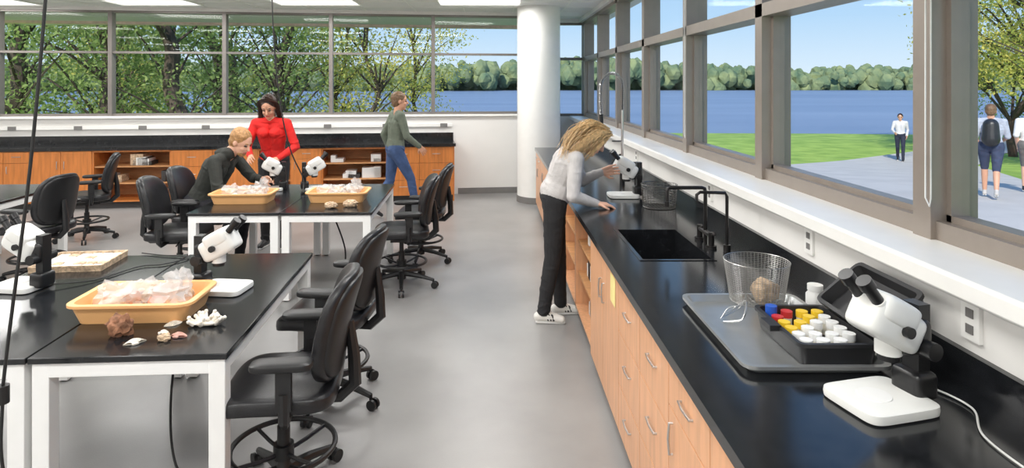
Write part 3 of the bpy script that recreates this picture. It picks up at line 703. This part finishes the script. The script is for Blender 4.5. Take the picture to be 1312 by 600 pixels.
# dark haired woman in red (faces -Y)
person('woman_in_red_sweater',dict(pelvis=(0,0,0.98),chest=(0.07,0,1.31),neck=(0.10,0,1.46),head=(0.16,-0.005,1.60),face=(0.80,0.05,-0.55),
 shL=(0.09,0.175,1.41),shR=(0.09,-0.175,1.41),elL=(0.10,0.28,1.15),elR=(0.14,-0.25,1.15),wrL=(0.33,0.16,1.04),wrR=(0.36,-0.13,1.07),
 hdL=(0.8,-0.4,-0.2),hdR=(0.8,0.3,-0.2),hnL=(0,-0.5,-0.8),hnR=(0,0.6,-0.7),knL=(0.03,0.09,0.52),knR=(0.03,-0.09,0.52),anL=(0,0.1,0.092),anR=(0,-0.1,0.092),ftL=(1,0.1,0),ftR=(1,-0.1,0)),
 dict(w=0.95,waist=0.9,bust=1,mats=dict(skin=SK2,shirt=cloth('red_knit',srgb(214,34,30),0.15),pants=cloth('black_pants',(0.02,0.02,0.022,1)),shoe=M_case,hair=HD)),
 (-2.50,7.12,0.0),-PI/2,hair=dict(wave=0.004,r=0.0038,guides=[(90,[(0.03,0.02,0.118,0.014),(-0.0,0.085,0.06,0.012),(-0.0,0.10,-0.06,0.014),(0.0,0.105,-0.18,0.02),(-0.03,0.10,-0.34,0.022)]),
  (90,[(0.03,-0.02,0.118,0.014),(-0.0,-0.085,0.06,0.012),(-0.0,-0.10,-0.06,0.014),(0.0,-0.105,-0.18,0.02),(-0.03,-0.10,-0.34,0.022)]),
  (60,[(0.0,0,0.125,0.02),(-0.10,0,0.08,0.03),(-0.12,0,-0.05,0.035),(-0.11,0,-0.25,0.04)])]))
# seated man (faces +X)
rt=person('seated_man',dict(pelvis=(-0.05,0,0.615),chest=(0.12,0,0.95),neck=(0.23,0,1.085),head=(0.345,0.0,1.195),face=(0.82,-0.2,-0.5),
 shL=(0.18,0.2,1.03),shR=(0.18,-0.2,1.03),elL=(0.34,0.27,0.81),elR=(0.25,-0.28,0.79),wrL=(0.50,0.10,0.82),wrR=(0.46,-0.26,0.755),
 hdL=(0.8,-0.3,0.1),hdR=(0.95,0.1,0.0),hnL=(0,-0.8,-0.5),hnR=(0,0,-1),knL=(0.33,0.12,0.555),knR=(0.33,-0.12,0.555),anL=(0.27,0.12,0.092),anR=(0.19,-0.12,0.092),ftL=(1,0,0),ftR=(1,0,0)),
 dict(w=1.08,hood=1,beard=1,mats=dict(skin=SK,shirt=cloth('dark_hoodie',srgb(50,52,48),0.2),pants=cloth('charcoal_pants',srgb(40,40,46)),shoe=M_case,hair=HS)),
 (-2.91,6.33,0.0),-0.05)
rt.scale=(1.06,1.06,1.06)
# walking man at the back
person('walking_man',dict(pelvis=(0,0,0.95),chest=(0.03,0,1.30),neck=(0.04,0,1.47),head=(0.07,0,1.62),face=(1,-0.2,-0.1),
 shL=(0.03,0.2,1.42),shR=(0.03,-0.2,1.42),elL=(-0.10,0.25,1.14),elR=(0.10,-0.25,1.14),wrL=(-0.02,0.26,0.92),wrR=(0.28,-0.22,1.0),
 hdL=(0.3,0,-1),hdR=(0.6,0,-0.7),hnL=(0,-1,0),hnR=(0,1,0),knL=(-0.05,0.09,0.5),knR=(0.20,-0.09,0.54),anL=(-0.30,0.09,0.16),anR=(0.28,-0.09,0.095),ftL=(1,0,-0.5),ftR=(1,0,0.05)),
 dict(w=1.03,mats=dict(skin=SK2,shirt=cloth('olive_shirt',srgb(104,112,98),0.15),pants=cloth('blue_jeans',srgb(62,84,124)),shoe=M_case,hair=HN)),
 (-1.36,8.65,0.0),0.4)
WJ=dict(pelvis=(0,0,0.95),chest=(0.02,0,1.28),neck=(0.02,0,1.44),head=(0.04,0,1.58),face=(1,0,-0.15),
 shL=(0.0,0.18,1.39),shR=(0.0,-0.18,1.39),elL=(-0.1,0.22,1.12),elR=(0.05,-0.24,1.12),wrL=(0.05,0.2,0.93),wrR=(0.22,-0.16,1.02),
 hdL=(0.3,0,-1),hdR=(0.8,0.2,-0.2),hnL=(0,-1,0),hnR=(0,1,0),knL=(0.18,0.09,0.53),knR=(-0.02,-0.08,0.5),anL=(0.22,0.09,0.095),anR=(-0.22,-0.08,0.14),ftL=(1,0,0.02),ftR=(1,0,-0.3))
person('woman_walking_outdoors',WJ,dict(w=0.95,mats=dict(skin=SK2,shirt=cloth('pale_grey_hoodie',srgb(206,204,206),0.1),pants=cloth('navy_leggings',srgb(40,44,62)),shoe=M_case,hair=HD)),(14.6,22.4,-0.905),-PI/2-0.6,voxel=0.010)
WJ2=dict(WJ); WJ2['extra']=[(V((-0.16,0,1.33)),V((-0.17,0,1.08)),0.12,0.14,'pack'),(V((0.07,0.12,1.42)),V((0.1,0.13,1.15)),0.025,0.025,'pack'),(V((0.07,-0.12,1.42)),V((0.1,-0.13,1.15)),0.025,0.025,'pack')]
person('man_with_backpack',WJ2,dict(w=1.08,sleeve=0,shorts=1,mats=dict(skin=SK2,shirt=cloth('pale_blue_tshirt',srgb(176,182,196),0.2),pants=cloth('navy_shorts',srgb(60,70,96)),shoe=mat('grey_sneaker',srgb(190,185,180),0.6),hair=HN)),(9.1,11.42,-0.22),0.9,voxel=0.008)
person('man_in_white_shirt',WJ,dict(w=1.08,sleeve=0,shorts=1,mats=dict(skin=SK,shirt=cloth('white_tshirt',srgb(225,222,218),0.1),pants=cloth('grey_shorts',srgb(120,116,112)),shoe=M_case,hair=HN)),(10.42,12.1,-0.26),0.9,voxel=0.010)
# ---------------------------------------------------------------- outdoors
def gz(y):
    pts=[(-50,-0.24),(11.4,-0.24),(22.4,-0.925),(36,-1.05),(41,-2.0),(60,-3)]
    for (a,za),(b,zb) in zip(pts,pts[1:]):
        if y<=b: return za+(zb-za)*(y-a)/(b-a)
    return -3
q=MB(); xs=list(range(-110,131,10)); yy=[-15,0,5,9,11.4,13,15,18,20,22.4,25,30,36,38,41,50]
vs=[(x,y+(1.2*math.sin(x*0.13) if y>28 else 0),gz(y)) for y in yy for x in xs]; n=len(xs)
q.add(vs,[(j*n+i,j*n+i+1,(j+1)*n+i+1,(j+1)*n+i) for j in range(len(yy)-1) for i in range(n-1)],M_grass); q.obj('lawn')
q=MB(); Ls=[(2,2),(2,12),(7.8,19.1),(9.7,20.5),(18,26.3),(30,34)];Rs=[(11,2),(11,12),(13,15.5),(15.5,20),(19.5,24.5),(32,31.5)]
rows=[]
for i in range(5):
    for k in range(8):
        t=k/8; l=(Ls[i][0]+(Ls[i+1][0]-Ls[i][0])*t,Ls[i][1]+(Ls[i+1][1]-Ls[i][1])*t); r_=(Rs[i][0]+(Rs[i+1][0]-Rs[i][0])*t,Rs[i][1]+(Rs[i+1][1]-Rs[i][1])*t); rows.append((l,r_))
vs=[];m_=9
for l,r_ in rows:
    for k in range(m_):
        t=k/(m_-1); x=l[0]+(r_[0]-l[0])*t; y=l[1]+(r_[1]-l[1])*t; vs.append((x,y,gz(y)+0.02))
q.add(vs,[(j*m_+i,j*m_+i+1,(j+1)*m_+i+1,(j+1)*m_+i) for j in range(len(rows)-1) for i in range(m_-1)],M_conc); q.obj('concrete_path')
q=MB(); q.add([(-900,34,-1.15),(900,34,-1.15),(900,900,-1.15),(-900,900,-1.15)],[(0,1,2,3)],M_water); q.obj('lake')
# far treeline
bm=bmesh.new(); bmesh.ops.create_icosphere(bm,subdivisions=2,radius=1); iv=np.array([v.co[:] for v in bm.verts]); ifc=np.array([[v.index for v in f.verts] for f in bm.faces]); bm.free()
allv=[];allf=[];o=0
for i in range(2600):
    x=random.uniform(-420,440); lay=random.random()
    y=300+lay*45+ (abs(x)*0.05 if x>0 else -25-abs(x)*0.1)
    h=random.uniform(8,12.5)+2.0*math.sin(x*0.03)+1.5*math.sin(x*0.011+1)+lay*3.0
    r_=random.uniform(1.6,3.2); zc=h-r_*1.3-random.random()**2*h*0.7
    d=1+0.4*np.random.rand(len(iv))
    vv=iv*d[:,None]*np.array([r_,r_,r_*1.15])+np.array([x,y,max(zc,0.3)-1.0])
    allv.append(vv);allf.append(ifc+o);o+=len(iv)
for i in range(500):
    x=-420+i*1.73; y=318+(abs(x)*0.05 if x>0 else -25-abs(x)*0.1); d=1+0.3*np.random.rand(len(iv)); h=8+2.0*math.sin(x*0.03)+1.5*math.sin(x*0.011+1)
    vv=iv*d[:,None]*np.array([3,4,h*0.5])+np.array([x,y,h*0.45-1.5]); allv.append(vv);allf.append(ifc+o);o+=len(iv)
me=bpy.data.meshes.new('far_treeline'); me.from_pydata(np.concatenate(allv).tolist(),[],np.concatenate(allf).tolist()); me.materials.append(M_far); place(me,'far_treeline')
# trees
def tree_mesh(name,seed,leafm,ncl,nl,h=9.0,lean=0.1,rad=2.8,zlo=0.6,ls=0.10,tr=0.17):
    rnd=random.Random(seed); q=MB()
    trunk=[V((0,0,-0.05))]
    for i in range(1,8): trunk.append(V((lean*i*1.0+rnd.gauss(0,0.12),rnd.gauss(0,0.15),h*i/7*0.9)))
    q.tube(cr(trunk,4),[tr*(1-0.8*i/29) for i in range(29)],M_bark,seg=8)
    cl=[]
    for i in range(ncl):
        z=rnd.uniform(zlo,h); k=math.sin(min(1,max(0.12,(z-zlo+0.8)/(h)))*PI*0.8+0.25); a=rnd.uniform(0,2*PI); rr=rad*k*math.sqrt(rnd.random())
        t=trunk[min(7,max(1,int(z/h*7)))]
        c=V((t.x+rr*math.cos(a),t.y+rr*math.sin(a),z)); cl.append(c)
        if i%2==0:
            b=trunk[min(6,max(1,int((z-0.9*rr*0.5)/h*7)))]
            q.tube([b,b.lerp(c,0.5)+V((0,0,0.15)),c],[0.045,0.028,0.008],M_bark,seg=5)
    rs=np.random.RandomState(seed); C=np.array([c[:] for c in cl]).repeat(nl,0)
    P_=C+rs.normal(0,1,C.shape)*np.array([0.42,0.42,0.28])
    n_=len(P_); a=rs.normal(0,1,(n_,3)); a/=np.linalg.norm(a,axis=1)[:,None]; b=rs.normal(0,1,(n_,3)); b-=a*(a*b).sum(1)[:,None]; b/=np.linalg.norm(b,axis=1)[:,None]
    s_=ls*rs.uniform(0.6,1.2,(n_,1)); v4=np.stack([P_-a*s_,P_+b*s_*0.5,P_+a*s_,P_-b*s_*0.5],1).reshape(-1,3)
    bv=np.array([p[:] for p in q.v]); nb=len(bv)
    faces=[list(f) for f in q.f]+(np.arange(n_*4).reshape(-1,4)+nb).tolist()
    me=bpy.data.meshes.new(name); me.from_pydata(np.concatenate([bv,v4]).tolist(),[],faces)
    me.materials.append(M_bark); me.materials.append(leafm)
    mi=np.zeros(len(faces),np.int32); mi[len(q.f):]=1; me.polygons.foreach_set('material_index',mi); me.update(); return me
T1=tree_mesh('maple_tree',11,M_leaf,62,110,lean=0.22,rad=2.9,tr=0.27,ls=0.075)
T2=tree_mesh('maple_tree_b',12,M_leaf,62,110,lean=-0.12,rad=2.6,tr=0.24,ls=0.075)
T3=tree_mesh('birch_tree',13,M_leafy,60,110,lean=0.1,rad=2.0,ls=0.065,tr=0.09)
T4=tree_mesh('birch_tree_b',14,M_leafy,120,150,lean=-0.15,rad=3.6,zlo=2.4,ls=0.07,tr=0.14)
for me,nm,x,y,s,rz in((T1,'maple_tree',-13.2,16.6,1,0.2),(T2,'maple_tree',-10.6,17.2,1.05,2),(T1,'maple_tree',-8.2,16.8,1,3.0),(T2,'maple_tree',-9.0,21,1,0.9),(T2,'maple_tree',-6.9,19.5,0.95,4),
    (T1,'maple_tree',-20,23,1.1,1),(T2,'maple_tree',-16,26,1.1,5),(T1,'maple_tree',-11,27,1.1,2.5),(T3,'birch_tree',-5.6,22,1,0),(T3,'birch_tree',-3.9,20,1,2),(T3,'birch_tree',-2.7,23,0.9,4),
    (T3,'birch_tree',-13.8,23,1,1),(T3,'birch_tree',-7.9,24,1,3),(T2,'maple_tree',-23,31,1.2,0.4),(T1,'maple_tree',-17.5,32,1.1,3.7),
    (T4,'birch_tree',17.6,18.2,1,0),(T4,'birch_tree',20,24,1.15,2),(T2,'maple_tree',26,30,1.1,1)):
    o=place(me,nm,(x,y,gz(y)),rz); o.scale=(s,s,s)
# ---------------------------------------------------------------- light / world / camera
w=bpy.data.worlds.new('sky'); scene.world=w; w.use_nodes=True; nt=w.node_tree; bg=nt.nodes['Background']
tc=nt.nodes.new('ShaderNodeTexCoord'); sx=nt.nodes.new('ShaderNodeSeparateXYZ'); rp=nt.nodes.new('ShaderNodeValToRGB')
nt.links.new(tc.outputs['Generated'],sx.inputs[0]); nt.links.new(sx.outputs['Z'],rp.inputs[0]); nt.links.new(rp.outputs[0],bg.inputs[0])
e=rp.color_ramp.elements; e[0].position=0.0; e[0].color=srgb(212,228,240); e[1].position=1.0; e[1].color=srgb(84,132,208)
x=e.new(0.10); x.color=srgb(172,206,236); x=e.new(0.4); x.color=srgb(122,170,226)
bg.inputs[1].default_value=1.2
S=bpy.data.lights.new('sun','SUN'); S.energy=4.6; S.angle=0.01; S.color=(1,0.96,0.88); so=bpy.data.objects.new('sun',S)
so.rotation_euler=V((0.35,0.8,-0.6)).to_track_quat('-Z','Y').to_euler(); so.location=(0,-10,20); COL.objects.link(so)
cam=bpy.data.cameras.new('camera'); co=bpy.data.objects.new('camera',cam); COL.objects.link(co)
co.location=(0,0,1.85); co.rotation_euler=(PI/2,0,0); cam.sensor_width=36; cam.sensor_fit='HORIZONTAL'; cam.lens=800/1312*36
cam.shift_x=24/1312; cam.shift_y=-192/1312; cam.clip_end=2000; cam.clip_start=0.05
scene.camera=co
scene.view_settings.view_transform='Standard'; scene.view_settings.look='None'; scene.view_settings.exposure=0.0
